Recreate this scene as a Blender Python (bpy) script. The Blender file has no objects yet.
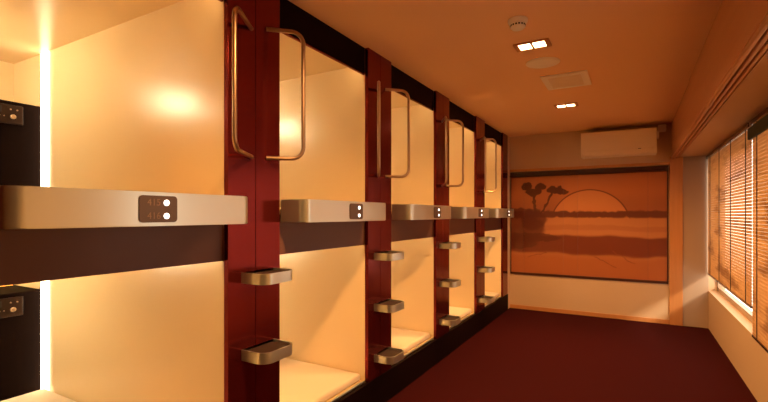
import bpy, bmesh, math
from mathutils import Vector, Matrix
C = bpy.context.scene
COL = C.collection
PI = math.pi

# ------------------------------------------------------------------ camera
cam_d = bpy.data.cameras.new('camera')
cam_d.sensor_width = 36.0
cam_d.lens = 36.0 * 437.15 / 768.0
cam_d.shift_y = 13.6 / 768.0
cam_d.clip_start = 0.02
cam = bpy.data.objects.new('camera', cam_d); COL.objects.link(cam)
cam.location = (0, 0, 1.267)
cam.rotation_euler = (PI / 2, 0, 0.5166)
C.camera = cam

# ------------------------------------------------------------------ world, sun, exposure
W = bpy.data.worlds.new('world'); C.world = W
W.use_nodes = True
bg = W.node_tree.nodes['Background']
bg.inputs['Color'].default_value = (1.0, 0.86, 0.68, 1)
bg.inputs['Strength'].default_value = 3.4
sun_d = bpy.data.lights.new('sun', 'SUN')
sun_d.energy = 2.5; sun_d.angle = math.radians(7.0); sun_d.color = (1.0, 0.78, 0.5)
sun = bpy.data.objects.new('sun', sun_d); COL.objects.link(sun)
sun.rotation_euler = Vector((-0.50, 0.76, -0.40)).to_track_quat('-Z', 'Y').to_euler()
C.view_settings.view_transform = 'Standard'
C.view_settings.look = 'None'
C.view_settings.exposure = 0.0
C.view_settings.gamma = 1.0
C.view_settings.use_curve_mapping = False

POD_FILL = (1.0, 0.655, 0.31)      # warm tint of the unseen fill strips added inside the pods
ROOM_LAMP = (1.0, 0.50, 0.16)     # very warm corridor downlights
K_FILL, K_STRIP, K_READ, K_DOWN, K_SPOT = 15.0, 6.5, 95.0, 9.0, 122.0

# ------------------------------------------------------------------ materials
def mat(name, col, rough=0.5, metal=0.0, coat=0.0, emit=None, estr=0.0, spec=0.5, bump=None, vary=None):
    m = bpy.data.materials.new(name); m.use_nodes = True
    nt = m.node_tree; b = nt.nodes['Principled BSDF']
    b.inputs['Base Color'].default_value = (*col, 1)
    b.inputs['Roughness'].default_value = rough
    b.inputs['Metallic'].default_value = metal
    b.inputs['Coat Weight'].default_value = coat
    b.inputs['Coat Roughness'].default_value = 0.12
    b.inputs['Specular IOR Level'].default_value = spec
    if emit:
        b.inputs['Emission Color'].default_value = (*emit, 1)
        b.inputs['Emission Strength'].default_value = estr
    if bump or vary:
        tc = nt.nodes.new('ShaderNodeTexCoord'); mp = nt.nodes.new('ShaderNodeMapping')
        nz = nt.nodes.new('ShaderNodeTexNoise')
        sc = (bump or vary)[0]
        mp.inputs['Scale'].default_value = sc
        nz.inputs['Scale'].default_value = 1.0; nz.inputs['Detail'].default_value = 4
        nt.links.new(tc.outputs['Object'], mp.inputs['Vector']); nt.links.new(mp.outputs['Vector'], nz.inputs['Vector'])
        if bump:
            bp = nt.nodes.new('ShaderNodeBump'); bp.inputs['Strength'].default_value = bump[1]; bp.inputs['Distance'].default_value = bump[2]
            nt.links.new(nz.outputs['Fac'], bp.inputs['Height']); nt.links.new(bp.outputs['Normal'], b.inputs['Normal'])
        if vary:
            mx = nt.nodes.new('ShaderNodeMixRGB'); mx.blend_type = 'MIX'
            mx.inputs['Color1'].default_value = (*col, 1); mx.inputs['Color2'].default_value = (*vary[1], 1)
            nt.links.new(nz.outputs['Fac'], mx.inputs['Fac']); nt.links.new(mx.outputs['Color'], b.inputs['Base Color'])
    return m

M = {}
M['cream'] = mat('cream_laminate', (0.86, 0.68, 0.42), 0.27, coat=0.0, spec=0.8)
M['red'] = mat('red_lacquer', (0.21, 0.025, 0.026), 0.17, metal=0.85, vary=((30, 30, 1.2), (0.18, 0.019, 0.020)))
M['black'] = mat('black_fascia', (0.008, 0.002, 0.002), 0.6, spec=0.06)
M['brown'] = mat('brown_panel', (0.165, 0.068, 0.044), 0.35, spec=0.35)
M['metal'] = mat('satin_metal', (0.62, 0.66, 0.62), 0.28, metal=0.88, bump=((2, 2, 160), 0.05, 0.001))
M['handle'] = mat('bronze_metal', (0.48, 0.33, 0.22), 0.32, metal=1.0)
M['tread'] = mat('black_rubber', (0.03, 0.015, 0.012), 0.6)
M['plate'] = mat('brown_plastic', (0.062, 0.036, 0.026), 0.35)
M['digit'] = mat('digit_print', (0.15, 0.095, 0.068), 0.5)
M['dot'] = mat('lit_dot', (1, 1, 1), 0.5, emit=(1.0, 0.95, 0.85), estr=3.0)
M['strip'] = mat('led_strip', (1, 0.9, 0.7), 0.5, emit=(1.0, 0.78, 0.48), estr=K_STRIP)
M['amber'] = mat('amber_led', (1, 0.5, 0.1), 0.5, emit=(1.0, 0.36, 0.06), estr=2.5)
M['fill'] = mat('fill_glow', (1, 0.9, 0.7), 0.5, emit=POD_FILL, estr=K_FILL)
M['reading'] = mat('reading_lens', (1, 0.9, 0.7), 0.5, emit=(1.0, 0.80, 0.48), estr=K_READ)
M['head'] = mat('dark_headboard', (0.006, 0.002, 0.0015), 0.7, spec=0.04)
M['console'] = mat('console_plastic', (0.022, 0.008, 0.005), 0.5, spec=0.2)
M['knob'] = mat('console_knob', (0.45, 0.33, 0.22), 0.35, metal=0.6)
M['linen'] = mat('mattress_linen', (0.86, 0.74, 0.60), 0.85, bump=((300, 300, 300), 0.15, 0.002))
M['carpet'] = mat('maroon_carpet', (0.050, 0.0032, 0.005), 0.95, spec=0.1, bump=((220, 220, 220), 0.6, 0.006), vary=((60, 60, 60), (0.032, 0.002, 0.0032)))
M['ceil'] = mat('ceiling_paint', (0.92, 0.58, 0.33), 0.75, spec=0.2)
M['panel'] = mat('grey_panel', (0.45, 0.325, 0.24), 0.6, spec=0.2)
M['wall'] = mat('wall_paper', (0.64, 0.455, 0.30), 0.7, spec=0.25, bump=((250, 250, 250), 0.1, 0.002))
M['wood'] = mat('honey_wood', (0.62, 0.28, 0.10), 0.38, coat=0.2, vary=((40, 40, 2), (0.50, 0.21, 0.07)))
M['beam'] = mat('beam_wood', (0.58, 0.25, 0.10), 0.42, coat=0.15, vary=((30, 1.5, 30), (0.48, 0.20, 0.075)))
M['ac'] = mat('ac_plastic', (0.92, 0.80, 0.60), 0.4)
M['dark'] = mat('dark_slot', (0.01, 0.006, 0.005), 0.6)
M['fix'] = mat('ceiling_fixture', (0.96, 0.90, 0.80), 0.5)
M['fixframe'] = mat('downlight_frame', (0.62, 0.28, 0.11), 0.4)
M['lens'] = mat('downlight_lens', (1, 0.9, 0.7), 0.5, emit=(1.0, 0.72, 0.38), estr=K_DOWN)
M['grille'] = mat('vent_grille', (0.90, 0.76, 0.60), 0.6)
M['track'] = mat('dark_rail', (0.05, 0.014, 0.010), 0.25, coat=0.5)
M['frame'] = mat('dark_frame', (0.06, 0.014, 0.008), 0.4)
M['cord'] = mat('dark_cord', (0.06, 0.03, 0.02), 0.7)
M['valance'] = mat('green_cloth_edge', (0.04, 0.05, 0.03), 0.8)
M['alu'] = mat('window_frame_paint', (0.45, 0.32, 0.22), 0.4)

def glass_mat():
    m = bpy.data.materials.new('window_glass'); m.use_nodes = True
    nt = m.node_tree; nt.nodes.clear()
    o = nt.nodes.new('ShaderNodeOutputMaterial'); mx = nt.nodes.new('ShaderNodeMixShader')
    t = nt.nodes.new('ShaderNodeBsdfTransparent'); g = nt.nodes.new('ShaderNodeBsdfGlossy'); g.inputs['Roughness'].default_value = 0.02
    mx.inputs[0].default_value = 0.04
    nt.links.new(t.outputs[0], mx.inputs[1]); nt.links.new(g.outputs[0], mx.inputs[2])
    nt.links.new(mx.outputs[0], o.inputs[0])
    return m
M['glass'] = glass_mat()

class NG:
    """small helper to write node maths"""
    def __init__(s, m): s.nt = m.node_tree
    def m(s, op, a, b=None, c=None, clamp=False):
        n = s.nt.nodes.new('ShaderNodeMath'); n.operation = op; n.use_clamp = clamp
        for i, v in enumerate((a, b, c)):
            if v is None: continue
            if isinstance(v, (int, float)): n.inputs[i].default_value = v
            else: s.nt.links.new(v, n.inputs[i])
        return n.outputs[0]
    def step(s, lo, hi, x):
        n = s.nt.nodes.new('ShaderNodeMapRange'); n.interpolation_type = 'SMOOTHSTEP'
        n.inputs['From Min'].default_value = lo; n.inputs['From Max'].default_value = hi
        s.nt.links.new(x, n.inputs['Value']); return n.outputs[0]
    def ell(s, x, z, cx, cz, rx, rz, soft=0.12):
        a = s.m('DIVIDE', s.m('SUBTRACT', x, cx), rx); b = s.m('DIVIDE', s.m('SUBTRACT', z, cz), rz)
        d = s.m('ADD', s.m('MULTIPLY', a, a), s.m('MULTIPLY', b, b))
        return s.m('SUBTRACT', 1.0, s.step(1 - soft, 1 + soft, d))
    def band(s, z, lo, hi, soft=0.012):
        return s.m('MULTIPLY', s.step(lo - soft, lo + soft, z), s.m('SUBTRACT', 1.0, s.step(hi - soft, hi + soft, z)))
    def mx(s, fac, a, b):
        n = s.nt.nodes.new('ShaderNodeMixRGB')
        for k, v in (('Fac', fac), ('Color1', a), ('Color2', b)):
            if isinstance(v, tuple): n.inputs[k].default_value = (*v, 1)
            elif isinstance(v, (int, float)): n.inputs[k].default_value = v
            else: s.nt.links.new(v, n.inputs[k])
        return n.outputs[0]

def art_mat():
    m = bpy.data.materials.new('painted_landscape'); m.use_nodes = True
    g = NG(m); nt = m.node_tree; b = nt.nodes['Principled BSDF']
    b.inputs['Roughness'].default_value = 0.28; b.inputs['Coat Weight'].default_value = 0.25; b.inputs['Coat Roughness'].default_value = 0.08
    tc = nt.nodes.new('ShaderNodeTexCoord'); sp = nt.nodes.new('ShaderNodeSeparateXYZ')
    nt.links.new(tc.outputs['Object'], sp.inputs[0]); X, Z0 = sp.outputs['X'], sp.outputs['Z']
    nz = nt.nodes.new('ShaderNodeTexNoise'); nz.inputs['Scale'].default_value = 9; nz.inputs['Detail'].default_value = 5
    nt.links.new(tc.outputs['Object'], nz.inputs['Vector'])
    nz2 = nt.nodes.new('ShaderNodeTexNoise'); nz2.inputs['Scale'].default_value = 2.2; nz2.inputs['Detail'].default_value = 2
    nt.links.new(tc.outputs['Object'], nz2.inputs['Vector'])
    dz = g.m('MULTIPLY', g.m('SUBTRACT', nz.outputs['Fac'], 0.5), 0.10)
    dz2 = g.m('MULTIPLY', g.m('SUBTRACT', nz2.outputs['Fac'], 0.5), 0.10)
    Z = g.m('ADD', Z0, dz); ZS = g.m('ADD', Z0, dz2); XN = g.m('ADD', X, dz)
    sky, haze, dark = (0.46, 0.14, 0.045), (0.33, 0.10, 0.036), (0.105, 0.022, 0.011)
    c = g.mx(g.step(0.88, 1.12, ZS), haze, sky)
    # a plain pale disc low in the sky, behind the far shore
    c = g.mx(g.m('MULTIPLY', g.ell(X, Z0, 0.97, 0.66, 0.46, 0.46, 0.02), 0.85), c, dark)
    c = g.mx(g.ell(X, Z0, 0.97, 0.66, 0.445, 0.445, 0.02), c, (0.52, 0.185, 0.065))
    # far shore trees, water, fields, near bank
    c = g.mx(g.band(Z, 0.76, 0.845), c, (0.13, 0.032, 0.018))
    water = g.m('SUBTRACT', 1.0, g.step(0.745, 0.775, Z0))
    c = g.mx(water, c, (0.46, 0.18, 0.07))
    c = g.mx(g.band(ZS, 0.60, 0.66), c, (0.40, 0.14, 0.06))
    c = g.mx(g.band(ZS, 0.30, 0.53, 0.02), c, (0.18, 0.040, 0.019))
    c = g.mx(g.m('SUBTRACT', 1.0, g.step(0.24, 0.34, ZS)), c, (0.42, 0.13, 0.045))
    # wooded bank at the left
    for (cx, cz, rx, rz) in ((0.10, 0.62, 0.34, 0.20), (0.10, 0.82, 0.22, 0.07), (0.30, 0.74, 0.16, 0.14), (0.22, 0.50, 0.42, 0.06), (0.05, 0.42, 0.30, 0.08)):
        c = g.mx(g.m('MULTIPLY', g.ell(XN, Z, cx, cz, rx, rz, 0.25), 0.85), c, dark)
    # two round-topped trees on the bank
    for (cx, cz, rx, rz) in ((0.30, 1.10, 0.10, 0.055), (0.22, 1.18, 0.07, 0.05), (0.40, 1.17, 0.07, 0.045), (0.56, 1.12, 0.09, 0.05), (0.66, 1.09, 0.07, 0.04)):
        c = g.mx(g.ell(XN, Z, cx, cz, rx, rz, 0.2), c, dark)
    for (x0, k, zb, zt) in ((0.33, -0.06, 0.8, 1.12), (0.40, 0.45, 0.8, 1.10)):
        xx = g.m('ABSOLUTE', g.m('SUBTRACT', XN, g.m('ADD', x0, g.m('MULTIPLY', g.m('SUBTRACT', Z0, 0.8), k))))
        tr = g.m('MULTIPLY', g.m('SUBTRACT', 1.0, g.step(0.010, 0.018, xx)), g.band(Z0, zb, zt))
        c = g.mx(tr, c, dark)
    # a few thin reed lines in front
    for (x0, z0, k) in ((1.15, 0.22, -0.5), (1.35, 0.28, -0.6), (0.35, 0.28, 0.3)):
        dd = g.m('ABSOLUTE', g.m('SUBTRACT', Z, g.m('ADD', z0, g.m('MULTIPLY', g.m('SUBTRACT', X, x0), k))))
        ln = g.m('MULTIPLY', g.m('SUBTRACT', 1.0, g.step(0.003, 0.008, dd)), g.band(X, x0 - 0.12, x0 + 0.12))
        c = g.mx(ln, c, (0.25, 0.07, 0.03))
    nt.links.new(c, b.inputs['Base Color'])
    return m
M['art'] = art_mat()

def bamboo_mat():
    m = bpy.data.materials.new('bamboo_slats'); m.use_nodes = True
    g = NG(m); nt = m.node_tree; nt.nodes.remove(nt.nodes['Principled BSDF'])
    out = nt.nodes['Material Output']
    tc = nt.nodes.new('ShaderNodeTexCoord'); mp = nt.nodes.new('ShaderNodeMapping'); mp.inputs['Scale'].default_value = (1, 3, 60)
    nt.links.new(tc.outputs['Object'], mp.inputs['Vector'])
    nz = nt.nodes.new('ShaderNodeTexNoise'); nz.inputs['Scale'].default_value = 1.5; nz.inputs['Detail'].default_value = 3
    nt.links.new(mp.outputs['Vector'], nz.inputs['Vector'])
    mp2 = nt.nodes.new('ShaderNodeMapping'); mp2.inputs['Scale'].default_value = (1, 0.55, 2.6)
    nt.links.new(tc.outputs['Object'], mp2.inputs['Vector'])
    n2 = nt.nodes.new('ShaderNodeTexNoise'); n2.inputs['Scale'].default_value = 2.3; n2.inputs['Detail'].default_value = 4; n2.inputs['Roughness'].default_value = 0.6
    nt.links.new(mp2.outputs['Vector'], n2.inputs['Vector'])
    c = g.mx(nz.outputs['Fac'], (0.58, 0.32, 0.15), (0.78, 0.53, 0.28))
    blot = g.step(0.50, 0.66, n2.outputs['Fac'])
    c = g.mx(g.m('MULTIPLY', blot, 0.6), c, (0.24, 0.10, 0.05))
    d = nt.nodes.new('ShaderNodeBsdfDiffuse'); t = nt.nodes.new('ShaderNodeBsdfTranslucent'); mx = nt.nodes.new('ShaderNodeMixShader'); mx.inputs[0].default_value = 0.45
    nt.links.new(c, d.inputs[0]); nt.links.new(c, t.inputs[0])
    nt.links.new(d.outputs[0], mx.inputs[1]); nt.links.new(t.outputs[0], mx.inputs[2]); nt.links.new(mx.outputs[0], out.inputs[0])
    return m
M['bamboo'] = bamboo_mat()

# ------------------------------------------------------------------ mesh helpers
def add_box(bm, x0, x1, y0, y1, z0, z1, bev=0.0, seg=2):
    r = bmesh.ops.create_cube(bm, size=1.0)
    vs = r['verts']
    for v in vs:
        v.co = Vector((x0 if v.co.x < 0 else x1, y0 if v.co.y < 0 else y1, z0 if v.co.z < 0 else z1))
    if bev > 0:
        es = list({e for v in vs for e in v.link_edges})
        bmesh.ops.bevel(bm, geom=es, offset=bev, segments=seg, profile=0.5, affect='EDGES')
def add_prism(bm, pts, z0, z1, axis='z'):
    """solid from a closed outline; axis is the extrusion direction"""
    def P(a, b, h):
        return Vector((a, b, h)) if axis == 'z' else (Vector((h, a, b)) if axis == 'x' else Vector((a, h, b)))
    lo = [bm.verts.new(P(a, b, z0)) for a, b in pts]; hi = [bm.verts.new(P(a, b, z1)) for a, b in pts]
    n = len(pts)
    bm.faces.new(lo[::-1]); bm.faces.new(hi)
    for i in range(n):
        bm.faces.new((lo[i], lo[(i + 1) % n], hi[(i + 1) % n], hi[i]))
def add_ring(bm, outer, inner, z0, z1):
    n = len(outer)
    V = [[bm.verts.new((a, b, z)) for a, b in pts] for pts, z in ((outer, z0), (outer, z1), (inner, z1), (inner, z0))]
    for k in range(4):
        A, B = V[k], V[(k + 1) % 4]
        for i in range(n):
            bm.faces.new((A[i], A[(i + 1) % n], B[(i + 1) % n], B[i]))
def add_lathe(bm, prof, seg=28, M4=None):
    rings = []
    for r, z in prof:
        rings.append([bm.verts.new((r * math.cos(2 * PI * i / seg), r * math.sin(2 * PI * i / seg), z)) for i in range(seg)])
    for a, b in zip(rings, rings[1:]):
        for i in range(seg):
            bm.faces.new((a[i], a[(i + 1) % seg], b[(i + 1) % seg], b[i]))
    bm.faces.new(rings[0][::-1]); bm.faces.new(rings[-1])
    if M4 is not None:
        bmesh.ops.transform(bm, matrix=M4, verts=[v for r in rings for v in r])
def add_tube(bm, pts, r, seg=12):
    pts = [Vector(p) for p in pts]; rings = []
    up = None
    for i, p in enumerate(pts):
        t = ((pts[i + 1] - p) if i == 0 else (p - pts[i - 1]) if i == len(pts) - 1 else (pts[i + 1] - pts[i - 1])).normalized()
        if up is None:
            up = t.orthogonal().normalized()
        up = (up - t * up.dot(t)).normalized(); sd = t.cross(up)
        rings.append([bm.verts.new(p + r * (math.cos(2 * PI * k / seg) * up + math.sin(2 * PI * k / seg) * sd)) for k in range(seg)])
    for a, b in zip(rings, rings[1:]):
        for k in range(seg):
            bm.faces.new((a[k], a[(k + 1) % seg], b[(k + 1) % seg], b[k]))
    bm.faces.new(rings[0][::-1]); bm.faces.new(rings[-1])
def fillet(pts, rad, n=7):
    """round the inner corners of a polyline"""
    pts = [Vector(p) for p in pts]; out = [pts[0]]
    for i in range(1, len(pts) - 1):
        p, a, b = pts[i], (pts[i - 1] - pts[i]).normalized(), (pts[i + 1] - pts[i]).normalized()
        ang = a.angle(b); t = rad / math.tan(ang / 2)
        t = min(t, 0.48 * (pts[i - 1] - p).length, 0.48 * (pts[i + 1] - p).length); rr = t * math.tan(ang / 2)
        cen = p + (a + b).normalized() * (rr / math.sin(ang / 2))
        s, e = p + a * t - cen, p + b * t - cen
        w = s.angle(e)
        for k in range(n + 1):
            u = k / n
            out.append(cen + (s * math.sin((1 - u) * w) + e * math.sin(u * w)) / math.sin(w))
    out.append(pts[-1]); return out
def dshape(y0, y1, depth, rad, n=8):
    """plan outline (x,y) of a bar that stands off a wall at x=0, its two front corners rounded"""
    p = fillet([(0, y0, 0), (depth, y0, 0), (depth, y1, 0), (0, y1, 0)], rad, n)
    return [(v.x, v.y) for v in p]
def obj(name, bm, m, parent=None, loc=(0, 0, 0), smooth=None):
    bmesh.ops.recalc_face_normals(bm, faces=bm.faces)
    me = bpy.data.meshes.new(name); bm.to_mesh(me); bm.free()
    me.materials.append(m)
    o = bpy.data.objects.new(name, me); COL.objects.link(o); o.location = loc
    if parent: o.parent = parent
    if smooth is not None:
        for p in me.polygons: p.use_smooth = True
        try: me.set_sharp_from_angle(angle=math.radians(smooth))
        except Exception: pass
    return o
def tag(o, label=None, cat=None, group=None, kind=None):
    for k, v in (('label', label), ('category', cat), ('group', group), ('kind', kind)):
        if v: o[k] = v
    return o
def thing(name, label, cat, loc=(0, 0, 0), group=None):
    o = bpy.data.objects.new(name, None); COL.objects.link(o); o.location = loc; o.empty_display_size = 0.1
    return tag(o, label, cat, group)
def copy_tree(o, parent=None):
    c = o.copy(); COL.objects.link(c)
    if parent: c.parent = parent
    for ch in list(o.children): copy_tree(ch, c)
    return c
def B(*a, **k):
    bm = bmesh.new(); add_box(bm, *a, **k); return bm
def struct(name, bm, m, label=None):
    return tag(obj(name, bm, m), label, name.split('_')[0], None, 'structure')

# ------------------------------------------------------------------ the room
XW, XR = -1.45, 0.737            # pod front plane, window plane
YB, YF = 6.02, -1.8              # far end wall, wall behind the viewer
ZC, ZS = 2.323, 1.93             # ceiling, soffit of the beam above the window
Y0, PITCH, WP = 1.25, 1.1015, 0.305   # left edge of the first post, pitch, post width
PW = PITCH - WP                  # pod opening width
def PL(i): return Y0 + (i - 1) * PITCH
def PR(i): return PL(i) + WP

struct('floor', B(-3.6, XR + 0.15, YF, YB + 0.1, -0.06, 0.0), M['carpet'], 'dark maroon carpet along the corridor')
struct('ceiling', B(-3.6, XR + 0.15, YF, YB + 0.1, ZC, ZC + 0.06), M['ceil'], 'warm orange painted ceiling')
struct('wall_back', B(-3.6, XR + 0.15, YB, YB + 0.1, 0, ZC), M['wall'], 'end wall papered in beige around the painted screen')
struct('wall_front', B(-3.6, XR + 0.15, YF - 0.1, YF, 0, ZC), M['wall'])
bm = bmesh.new(); add_box(bm, XW - 0.05, XW, YF, PR(0) - 0.001, 0, ZC)
struct('wall_left', bm, M['red'])
struct('wall_outer', B(-3.6, -3.5, YF, YB, 0, ZC), M['wall'])
bm = bmesh.new(); add_box(bm, XW - 0.05, XW, 5.90, YB, 0, ZC)
struct('trim_1', bm, M['wall'])
bm = bmesh.new(); add_box(bm, XW - 0.02, XW + 0.006, YF, 5.90, 0, 0.205, 0.003)
struct('baseboard_left', bm, M['black'], 'black plinth under the lower pods')
bm = bmesh.new()
WZ0, WY0, WY1 = 0.42, 2.0, 6.02   # window sill height and extent
add_box(bm, XR, XR + 0.15, YF, YB, 0, WZ0); add_box(bm, XR, XR + 0.15, YF, WY0, WZ0, ZC); add_box(bm, XR, XR + 0.15, WY0, YB, ZS + 0.02, ZC)
struct('wall_right', bm, M['wall'])
# beam over the window, in two lengths with a joint
bm = bmesh.new(); add_box(bm, 0.385, XR, YF, 4.135, ZS, ZC, 0.003); add_box(bm, 0.392, XR, 4.141, YB, ZS, ZC, 0.003)
struct('beam', bm, M['beam'], 'wooden beam with a vertical joint above the window')
for k in range(3):
    y = 0.386 + k * 0.028
    bm = bmesh.new(); add_box(bm, y, y + 0.018, YF, YB, ZS - 0.026 + 0.004 * k, ZS, 0.005)
    struct('trim_%d' % (k + 2), bm, M['beam'])
struct('trim_8', B(0.50, XR, YB - 0.006, YB, 0, ZS - 0.006), M['panel'])
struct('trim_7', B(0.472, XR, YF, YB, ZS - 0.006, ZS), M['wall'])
bm = bmesh.new(); add_box(bm, 0.372, 0.50, YB - 0.025, YB, 0, ZS, 0.004)
struct('trim_5', bm, M['wood'], 'honey wood post on the end wall right of the screen')
bm = bmesh.new(); add_box(bm, -1.445, 0.372, YB - 0.02, YB, 1.842, 1.875, 0.003)
struct('trim_6', bm, M['wood'])
bm = bmesh.new(); add_box(bm, -1.445, 0.372, YB - 0.012, YB, 0, 0.05, 0.002)
struct('baseboard_back', bm, M['wood'])

# window: frame with glass, outside of the blinds
win = tag(obj('window_1', B(XR + 0.08, XR + 0.12, WY0, WY0 + 0.05, WZ0, ZS), M['alu']), 'window behind the bamboo blinds', 'window', None, 'structure')
bm = bmesh.new()
for y in (3.93, 5.985): add_box(bm, XR + 0.08, XR + 0.12, y, y + 0.035, WZ0, ZS)
add_box(bm, XR + 0.004, XR + 0.08, 3.935, 3.965, WZ0, ZS)
add_box(bm, XR + 0.08, XR + 0.12, WY0, WY1, WZ0, WZ0 + 0.05); add_box(bm, XR + 0.08, XR + 0.12, WY0, WY1, ZS - 0.05, ZS)
obj('window_frame', bm, M['alu'], win)
obj('glass', B(XR + 0.098, XR + 0.102, WY0 + 0.05, WY1 - 0.05, WZ0 + 0.05, ZS - 0.05), M['glass'], win)

# ------------------------------------------------------------------ pods
H = 0.93
ZLOW, ZUP = 0.21, 1.29
def build_pod(name, upper):
    p = bpy.data.objects.new(name, None); COL.objects.link(p); p.empty_display_size = 0.1
    # local frame: x = 0 at the back of the posts, y along the row, z from the pod floor
    bm = bmesh.new()
    add_box(bm, -1.93, 0, -0.02, 0, -0.02, H + 0.02); add_box(bm, -1.93, 0, PW, PW + 0.02, -0.02, H + 0.02)
    add_box(bm, -1.93, -0.017, 0, PW, -0.02, 0); add_box(bm, -1.93, -0.017, 0, PW, H, H + 0.02)
    add_box(bm, -1.95, -1.93, -0.02, PW + 0.02, -0.02, H + 0.02)
    obj('shell', bm, M['cream'], p)
    hb = obj('headboard', B(-1.93, -1.56, 0.002, PW - 0.002, 0.0, 0.615, 0.006), M['head'], p)
    obj('headboard_light', B(-1.91, -1.89, 0.02, PW - 0.02, 0.616, 0.630), M['amber'], p)
    # control console on the headboard
    cs = obj('console', B(-1.56, -1.545, 0.33, 0.70, 0.485, 0.592, 0.005), M['console'], p)
    for yy, zz, r_ in ((0.64, 0.565, 0.004), (0.67, 0.565, 0.004), (0.57, 0.525, 0.003), (0.59, 0.525, 0.003), (0.61, 0.525, 0.003)):
        bm = bmesh.new(); add_lathe(bm, [(r_, 0), (r_, 0.004)], 12, Matrix.Translation((-1.545, yy, zz)) @ Matrix.Rotation(PI / 2, 4, 'Y'))
        obj('button', bm, M['knob'], cs)
    bm = bmesh.new(); add_lathe(bm, [(0.013, 0), (0.013, 0.008), (0.010, 0.012)], 20, Matrix.Translation((-1.545, 0.65, 0.525)) @ Matrix.Rotation(PI / 2, 4, 'Y'))
    obj('knob', bm, M['knob'], cs, smooth=40)
    obj('display', B(-1.546, -1.543, 0.46, 0.60, 0.545, 0.578), M['dark'], cs)
    # lamps: LED strips in the corners, a cove strip added unseen behind fascia and lintel to even the light, a reading lamp
    obj('light_strip', B(-1.56, -1.475, PW - 0.008, PW, 0.002, H - 0.002), M['strip'], p)
    obj('fill_strip', B(-0.032, -0.018, 0.03, PW - 0.03, H - 0.010, H - 0.001), M['fill'], p)
    r = obj('reading_lamp', B(-1.55, -1.21, 0.0, 0.022, 0.735, 0.825, 0.006), M['fix'], p)
    obj('lens', B(-1.535, -1.225, 0.0215, 0.024, 0.745, 0.815), M['reading'], r)
    if upper:
        obj('fascia', B(-0.016, 0.0, 0, PW, 0.869, ZC - ZUP), M['black'], p)
        obj('top_edge', B(-0.012, 0.0, 0, PW, 0.861, 0.869, 0.002), M['red'], p)
    else:
        obj('lintel_panel', B(-0.016, 0.0, 0, PW, 0.865, 1.057), M['brown'], p)
        obj('sill', B(-0.015, 0.0, 0, PW, -0.004, 0.004, 0.002), M['metal'], p)
    return p
UP = build_pod('sleeping_pod', True)
LO = build_pod('sleeping_pod', False)
NTH = ['at the near left', 'second from the viewer', 'in the middle of the row', 'second from the far end', 'at the far end by the screen']
mt = bmesh.new(); add_box(mt, -1.50, -0.022, 0.012, PW - 0.012, 0.003, 0.050, 0.014, 3)
MAT0 = obj('mattress', mt, M['linen'], smooth=40)
for i in range(5):
    y = PR(i)
    u = UP if i == 0 else copy_tree(UP)
    u.location = (XW - 0.0255, y, ZUP); tag(u, 'glowing cream upper sleeping pod %s, above its metal bar' % NTH[i], 'sleeping pod', 'upper sleeping pods')
    l = LO if i == 0 else copy_tree(LO)
    l.location = (XW - 0.0255, y, ZLOW); tag(l, 'glowing cream lower sleeping pod %s, under its brown panel' % NTH[i], 'sleeping pod', 'lower sleeping pods')
    m_ = MAT0 if i == 0 else copy_tree(MAT0)
    m_.location = (XW - 0.0255, y, ZLOW); tag(m_, 'white mattress on the floor of the lower pod %s' % NTH[i], 'mattress', 'mattresses in the lower pods')

# ------------------------------------------------------------------ posts with steps and handles
def build_post():
    p = bpy.data.objects.new('pod_post', None); COL.objects.link(p); p.empty_display_size = 0.1
    bm = bmesh.new()      # two boards with a fine joint
    add_box(bm, -0.025, 0, 0, WP / 2 - 0.001, 0.205, ZC, 0.002); add_box(bm, -0.025, 0, WP / 2 + 0.001, WP, 0.205, ZC, 0.002)
    add_box(bm, -0.025, -0.006, 0.01, WP - 0.01, 0.205, ZC)
    obj('panel', bm, M['red'], p)
    for zt in (1.020, 0.690, 0.362):
        o = [(x, y) for x, y in dshape(0.070, 0.268, 0.137, 0.05)]
        n = [(x, y) for x, y in dshape(0.078, 0.260, 0.129, 0.043)]
        bm = bmesh.new(); add_ring(bm, o, n, zt - 0.046, zt)
        s = obj('step', bm, M['metal'], p, smooth=35)
        bm = bmesh.new(); add_prism(bm, n, zt - 0.040, zt - 0.010)
        obj('tread', bm, M['tread'], s)
    c = WP / 2
    for sg in (-1, 1):
        f, b = c + 0.02 + sg * 0.045, c - 0.01 + sg * 0.19
        z0, z1 = (1.52, 2.08) if sg < 0 else (1.525, 2.112)
        if sg < 0: b -= 0.025
        pts = fillet([(0.0, f, z0), (0.12, b, z0), (0.12, b, z1), (0.0, f, z1)], 0.055, 8)
        bm = bmesh.new(); add_tube(bm, pts, 0.0095, 14)
        h = obj('handle', bm, M['handle'], p, smooth=50)
    return p
POST = build_post()
PN = ['left of centre, nearest of the row', 'second nearest of the row', 'third from the viewer, in mid row', 'fourth from the viewer', 'farthest, closing the row by the screen']
for i in range(5):
    p = POST if i == 0 else copy_tree(POST)
    p.location = (XW, PL(i + 1), 0)
    tag(p, 'dark red lacquered post with steps and handles, ' + PN[i], 'post', 'red posts between the pods')
# the last post is narrower and plain, as in the end of the row
for ch in list(p.children):
    for g_ in list(ch.children): bpy.data.objects.remove(g_)
    bpy.data.objects.remove(ch)
bm = bmesh.new(); add_box(bm, -0.025, 0, 0, 5.90 - PL(5), 0.205, ZC, 0.002)
obj('panel', bm, M['red'], p)
p['label'] = 'plain dark red lacquered end post closing the row beside the screen'; p['group'] = 'red posts between the pods'

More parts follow.
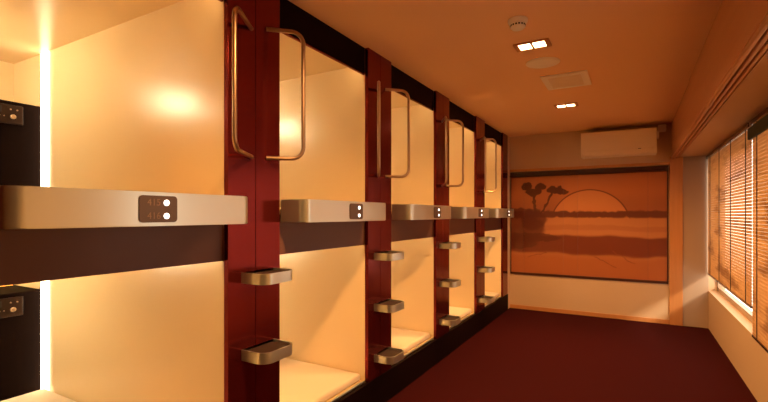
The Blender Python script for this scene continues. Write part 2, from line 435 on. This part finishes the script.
# ------------------------------------------------------------------ metal bars with number plates
def text_bm(s, size, depth):
    cu = bpy.data.curves.new('txt', 'FONT'); cu.body = s; cu.size = size; cu.extrude = depth; cu.align_x = 'CENTER'; cu.align_y = 'CENTER'
    to = bpy.data.objects.new('txt', cu); COL.objects.link(to)
    me = bpy.data.meshes.new_from_object(to.evaluated_get(bpy.context.evaluated_depsgraph_get()))
    bm = bmesh.new(); bm.from_mesh(me)
    bpy.data.objects.remove(to); bpy.data.curves.remove(cu); bpy.data.meshes.remove(me)
    return bm
OFF = [0.330, 0.363, 0.39, 0.39, 0.39]
BN = ['at the near left, numbered 415 and 416', 'on the second pod column', 'on the middle pod column', 'on the fourth pod column', 'on the farthest pod column']
bm = bmesh.new(); add_prism(bm, dshape(0.004, PW - 0.010, 0.15, 0.045), 0, 0.107)
es = [e for e in bm.edges if all(abs(v.co.z - e.verts[0].co.z) < 1e-6 for v in e.verts) and max(v.co.x for v in e.verts) > 0.001]
bmesh.ops.bevel(bm, geom=es, offset=0.003, segments=2, affect='EDGES')
BAR = obj('metal_bar', bm, M['metal'], smooth=35)
for i in range(5):
    b_ = BAR if i == 0 else copy_tree(BAR)
    b_.location = (XW + 0.001, PR(i), 1.231)
    tag(b_, 'beige satin metal bar across the pods ' + BN[i], 'metal bar', 'metal bars across the pods')
plates = []
for i, b_ in enumerate([o for o in bpy.data.objects if o.name.startswith('metal_bar')]):
    y = OFF[i]
    bm = bmesh.new()
    o = fillet([(0, 0.03, 0), (0, 0, 0), (0, 0, 0.084), (0, 0.127, 0.084), (0, 0.127, 0), (0, 0.03, 0)], 0.012, 5)[:-1]
    add_prism(bm, [(v.y, v.z) for v in o], 0, 0.004, 'x')
    pl = obj('number_plate', bm, M['plate'], b_, (0.1495, y, 0.0115), smooth=30)
    for zz in (0.062, 0.020):
        bm = bmesh.new(); add_lathe(bm, [(0.0092, 0), (0.0092, 0.002), (0.0075, 0.003)], 20, Matrix.Rotation(PI / 2, 4, 'Y'))
        obj('status_light', bm, M['dot'], pl, (0.004, 0.0885, zz))
    if i == 0:
        for s, zz in (('415', 0.062), ('416', 0.020)):
            bm = text_bm(s, 0.030, 0.0005)
            bmesh.ops.transform(bm, matrix=Matrix.Rotation(PI / 2, 4, 'Z') @ Matrix.Rotation(PI / 2, 4, 'X'), verts=bm.verts)
            obj('room_number', bm, M['digit'], pl, (0.0042, 0.047, zz))

# ------------------------------------------------------------------ painted screen on the end wall
SX, SZ, SW, SH = -1.44, 0.465, 1.80, 1.372
scr = thing('painted_screen', 'wide orange painted screen of a lakeside landscape on the end wall', 'screen', (SX, YB - 0.002, SZ))
bm = bmesh.new()
add_box(bm, 0, SW, -0.012, 0, 0, 0.03, 0.002); add_box(bm, 0, 0.012, -0.012, 0, 0, SH - 0.0, 0.002); add_box(bm, SW - 0.012, SW, -0.012, 0, 0, SH, 0.002)
add_box(bm, 0.012, SW - 0.012, -0.001, 0.0, 0.03, SH - 0.002)
obj('frame', bm, M['frame'], scr)
xs = [0.012, 0.18, 0.67, 0.84, 1.60, SW - 0.012]
for a, b in zip(xs, xs[1:]):
    obj('panel', B(a + 0.0008, b - 0.0008, -0.008, -0.001, 0.03, SH - 0.01, 0.0015), M['art'], scr)
bm = bmesh.new(); add_box(bm, 0, SW, -0.028, 0, SH - 0.07, SH - 0.002, 0.004)
add_tube(bm, [(0, -0.032, SH - 0.058), (SW, -0.032, SH - 0.058)], 0.012, 12)
obj('hanging_rail', bm, M['track'], scr)

# ------------------------------------------------------------------ air conditioner
ac = thing('air_conditioner', 'long cream wall air conditioner above the painted screen', 'air conditioner', (-0.543, YB - 0.002, 1.965))
o = fillet([(0.0, 0.0, 0), (-0.20, 0.0, 0), (-0.225, 0.05, 0), (-0.225, 0.275, 0), (-0.20, 0.292, 0), (0, 0.292, 0)], 0.02, 4)
bm = bmesh.new(); add_prism(bm, [(v.x, v.y) for v in o], 0, 0.784, 'x')
obj('body', bm, M['ac'], ac, smooth=35)
obj('front_panel', B(0.004, 0.780, -0.231, -0.222, 0.072, 0.283, 0.004), M['ac'], ac)
obj('air_flap', B(0.03, 0.754, -0.230, -0.215, 0.012, 0.060, 0.004), M['ac'], ac)
bm = bmesh.new(); add_box(bm, 0.60, 0.63, -0.2312, -0.229, 0.055, 0.061); obj('indicator', bm, M['dark'], ac)
bm = bmesh.new(); add_box(bm, 0.80, 0.88, -0.10, 0, 0.26, 0.335, 0.008); add_box(bm, 0.784, 0.81, -0.08, -0.01, 0.18, 0.27, 0.006)
obj('pipe_cover', bm, M['fix'], ac)

# ------------------------------------------------------------------ ceiling fittings
sd = thing('smoke_detector', 'small round white smoke detector on the ceiling in front of the lamps', 'smoke detector', (-0.54, 2.42, ZC))
bm = bmesh.new(); add_lathe(bm, [(0.052, 0), (0.052, -0.012), (0.046, -0.022)], 28); obj('base', bm, M['fix'], sd, smooth=40)
bm = bmesh.new(); add_lathe(bm, [(0.040, -0.022), (0.040, -0.040), (0.030, -0.050), (0.012, -0.053)], 28); hd = obj('head', bm, M['fix'], sd, smooth=40)
bm = bmesh.new()
for k in range(16):
    a = 2 * PI * k / 16
    r_ = bmesh.ops.create_cube(bm, size=1.0); bmesh.ops.transform(bm, verts=r_['verts'], matrix=Matrix.Rotation(a, 4, 'Z') @ Matrix.Translation((0.0395, 0, -0.034)) @ Matrix.Diagonal((0.003, 0.009, 0.008, 1)))
obj('slot', bm, M['dark'], hd)

def build_downlight():
    d = bpy.data.objects.new('ceiling_lamp', None); COL.objects.link(d)
    bm = bmesh.new()
    for a in ((-0.105, 0.105, -0.062, -0.050), (-0.105, 0.105, 0.050, 0.062), (-0.105, -0.078, -0.050, 0.050), (0.078, 0.105, -0.050, 0.050), (-0.007, 0.007, -0.050, 0.050)):
        add_box(bm, *a, -0.010, 0.0, 0.001)
    obj('frame', bm, M['fixframe'], d)
    for a, b in ((-0.078, -0.007), (0.007, 0.078)):
        obj('lens', B(a, b, -0.050, 0.050, -0.006, -0.001), M['lens'], d)
    return d
DL = build_downlight()
for k, (x, y, lb) in enumerate(((-0.54, 2.815, 'lit twin square ceiling lamp nearest, beside the smoke detector'), (-0.555, 4.53, 'lit twin ceiling lamp farthest, beyond the ceiling vent'), (-0.54, 1.10, 'lit twin square ceiling lamp overhead, before the smoke detector'))):
    d = DL if k == 0 else copy_tree(DL)
    d.location = (x, y, ZC); tag(d, lb, 'ceiling lamp', 'twin square ceiling lamps')
    ld = bpy.data.lights.new('lamp_beam', 'SPOT'); ld.energy = K_SPOT; ld.color = ROOM_LAMP; ld.spot_size = math.radians(150); ld.spot_blend = 0.7; ld.shadow_soft_size = 0.06
    lo = bpy.data.objects.new('lamp_beam', ld); COL.objects.link(lo); lo.parent = d; lo.location = (0, 0, -0.02)
sp = thing('ceiling_speaker', 'flat round speaker set in the ceiling between lamp and vent', 'speaker', (-0.54, 3.185, ZC))
bm = bmesh.new(); add_lathe(bm, [(0.112, 0), (0.112, -0.004), (0.104, -0.007)], 36); rim = obj('rim', bm, M['fix'], sp, smooth=40)
bm = bmesh.new(); add_lathe(bm, [(0.098, -0.006), (0.098, -0.009)], 36); obj('grille', bm, M['fix'], sp)
cv = thing('ceiling_vent', 'square cream vent in the ceiling behind the round speaker', 'vent', (-0.45, 3.69, ZC))
bm = bmesh.new(); add_box(bm, -0.165, 0.165, -0.195, 0.195, -0.012, 0, 0.004); obj('frame', bm, M['fix'], cv)
bm = bmesh.new()
for k in range(14):
    y = -0.14 + k * 0.02
    add_box(bm, -0.115, 0.115, y, y + 0.012, -0.016, -0.011)
obj('louvre', bm, M['grille'], cv)

# ------------------------------------------------------------------ bamboo blinds
def blind(y0, y1, ztop, zbot, label):
    L = y1 - y0
    t = thing('bamboo_blind', label, 'blind', (XR - 0.004, y0, zbot), 'bamboo blinds')
    hgt = ztop - zbot
    bm = bmesh.new(); n = int(hgt / 0.024)
    for k in range(n):
        z = k * hgt / n
        add_box(bm, -0.0025, 0.0025, 0, L, z, z + 0.0208)
    obj('slats', bm, M['bamboo'], t)
    obj('headrail', B(-0.022, 0.002, -0.005, L + 0.005, hgt, hgt + 0.035, 0.003), M['track'], t)
    obj('bottom_bar', B(-0.007, 0.007, 0, L, -0.018, 0.0, 0.003), M['track'], t)
    for k in range(4):
        y = L * (0.08 + 0.28 * k)
        bm = bmesh.new(); add_tube(bm, [(-0.0055, y, 0), (-0.0055, y, hgt)], 0.003, 8)
        obj('cord', bm, M['cord'], t)
    return t
blind(3.968, 5.995, 1.885, 0.62, 'brown bamboo blind with dark blotches, farthest, beside the end wall')
b2 = blind(2.20, 3.932, 1.885, 0.43, 'brown bamboo blind with dark green top edge, nearer one at the right')
obj('valance', B(-0.030, -0.010, 0.0, 1.73, 1.36, 1.44, 0.004), M['valance'], b2)
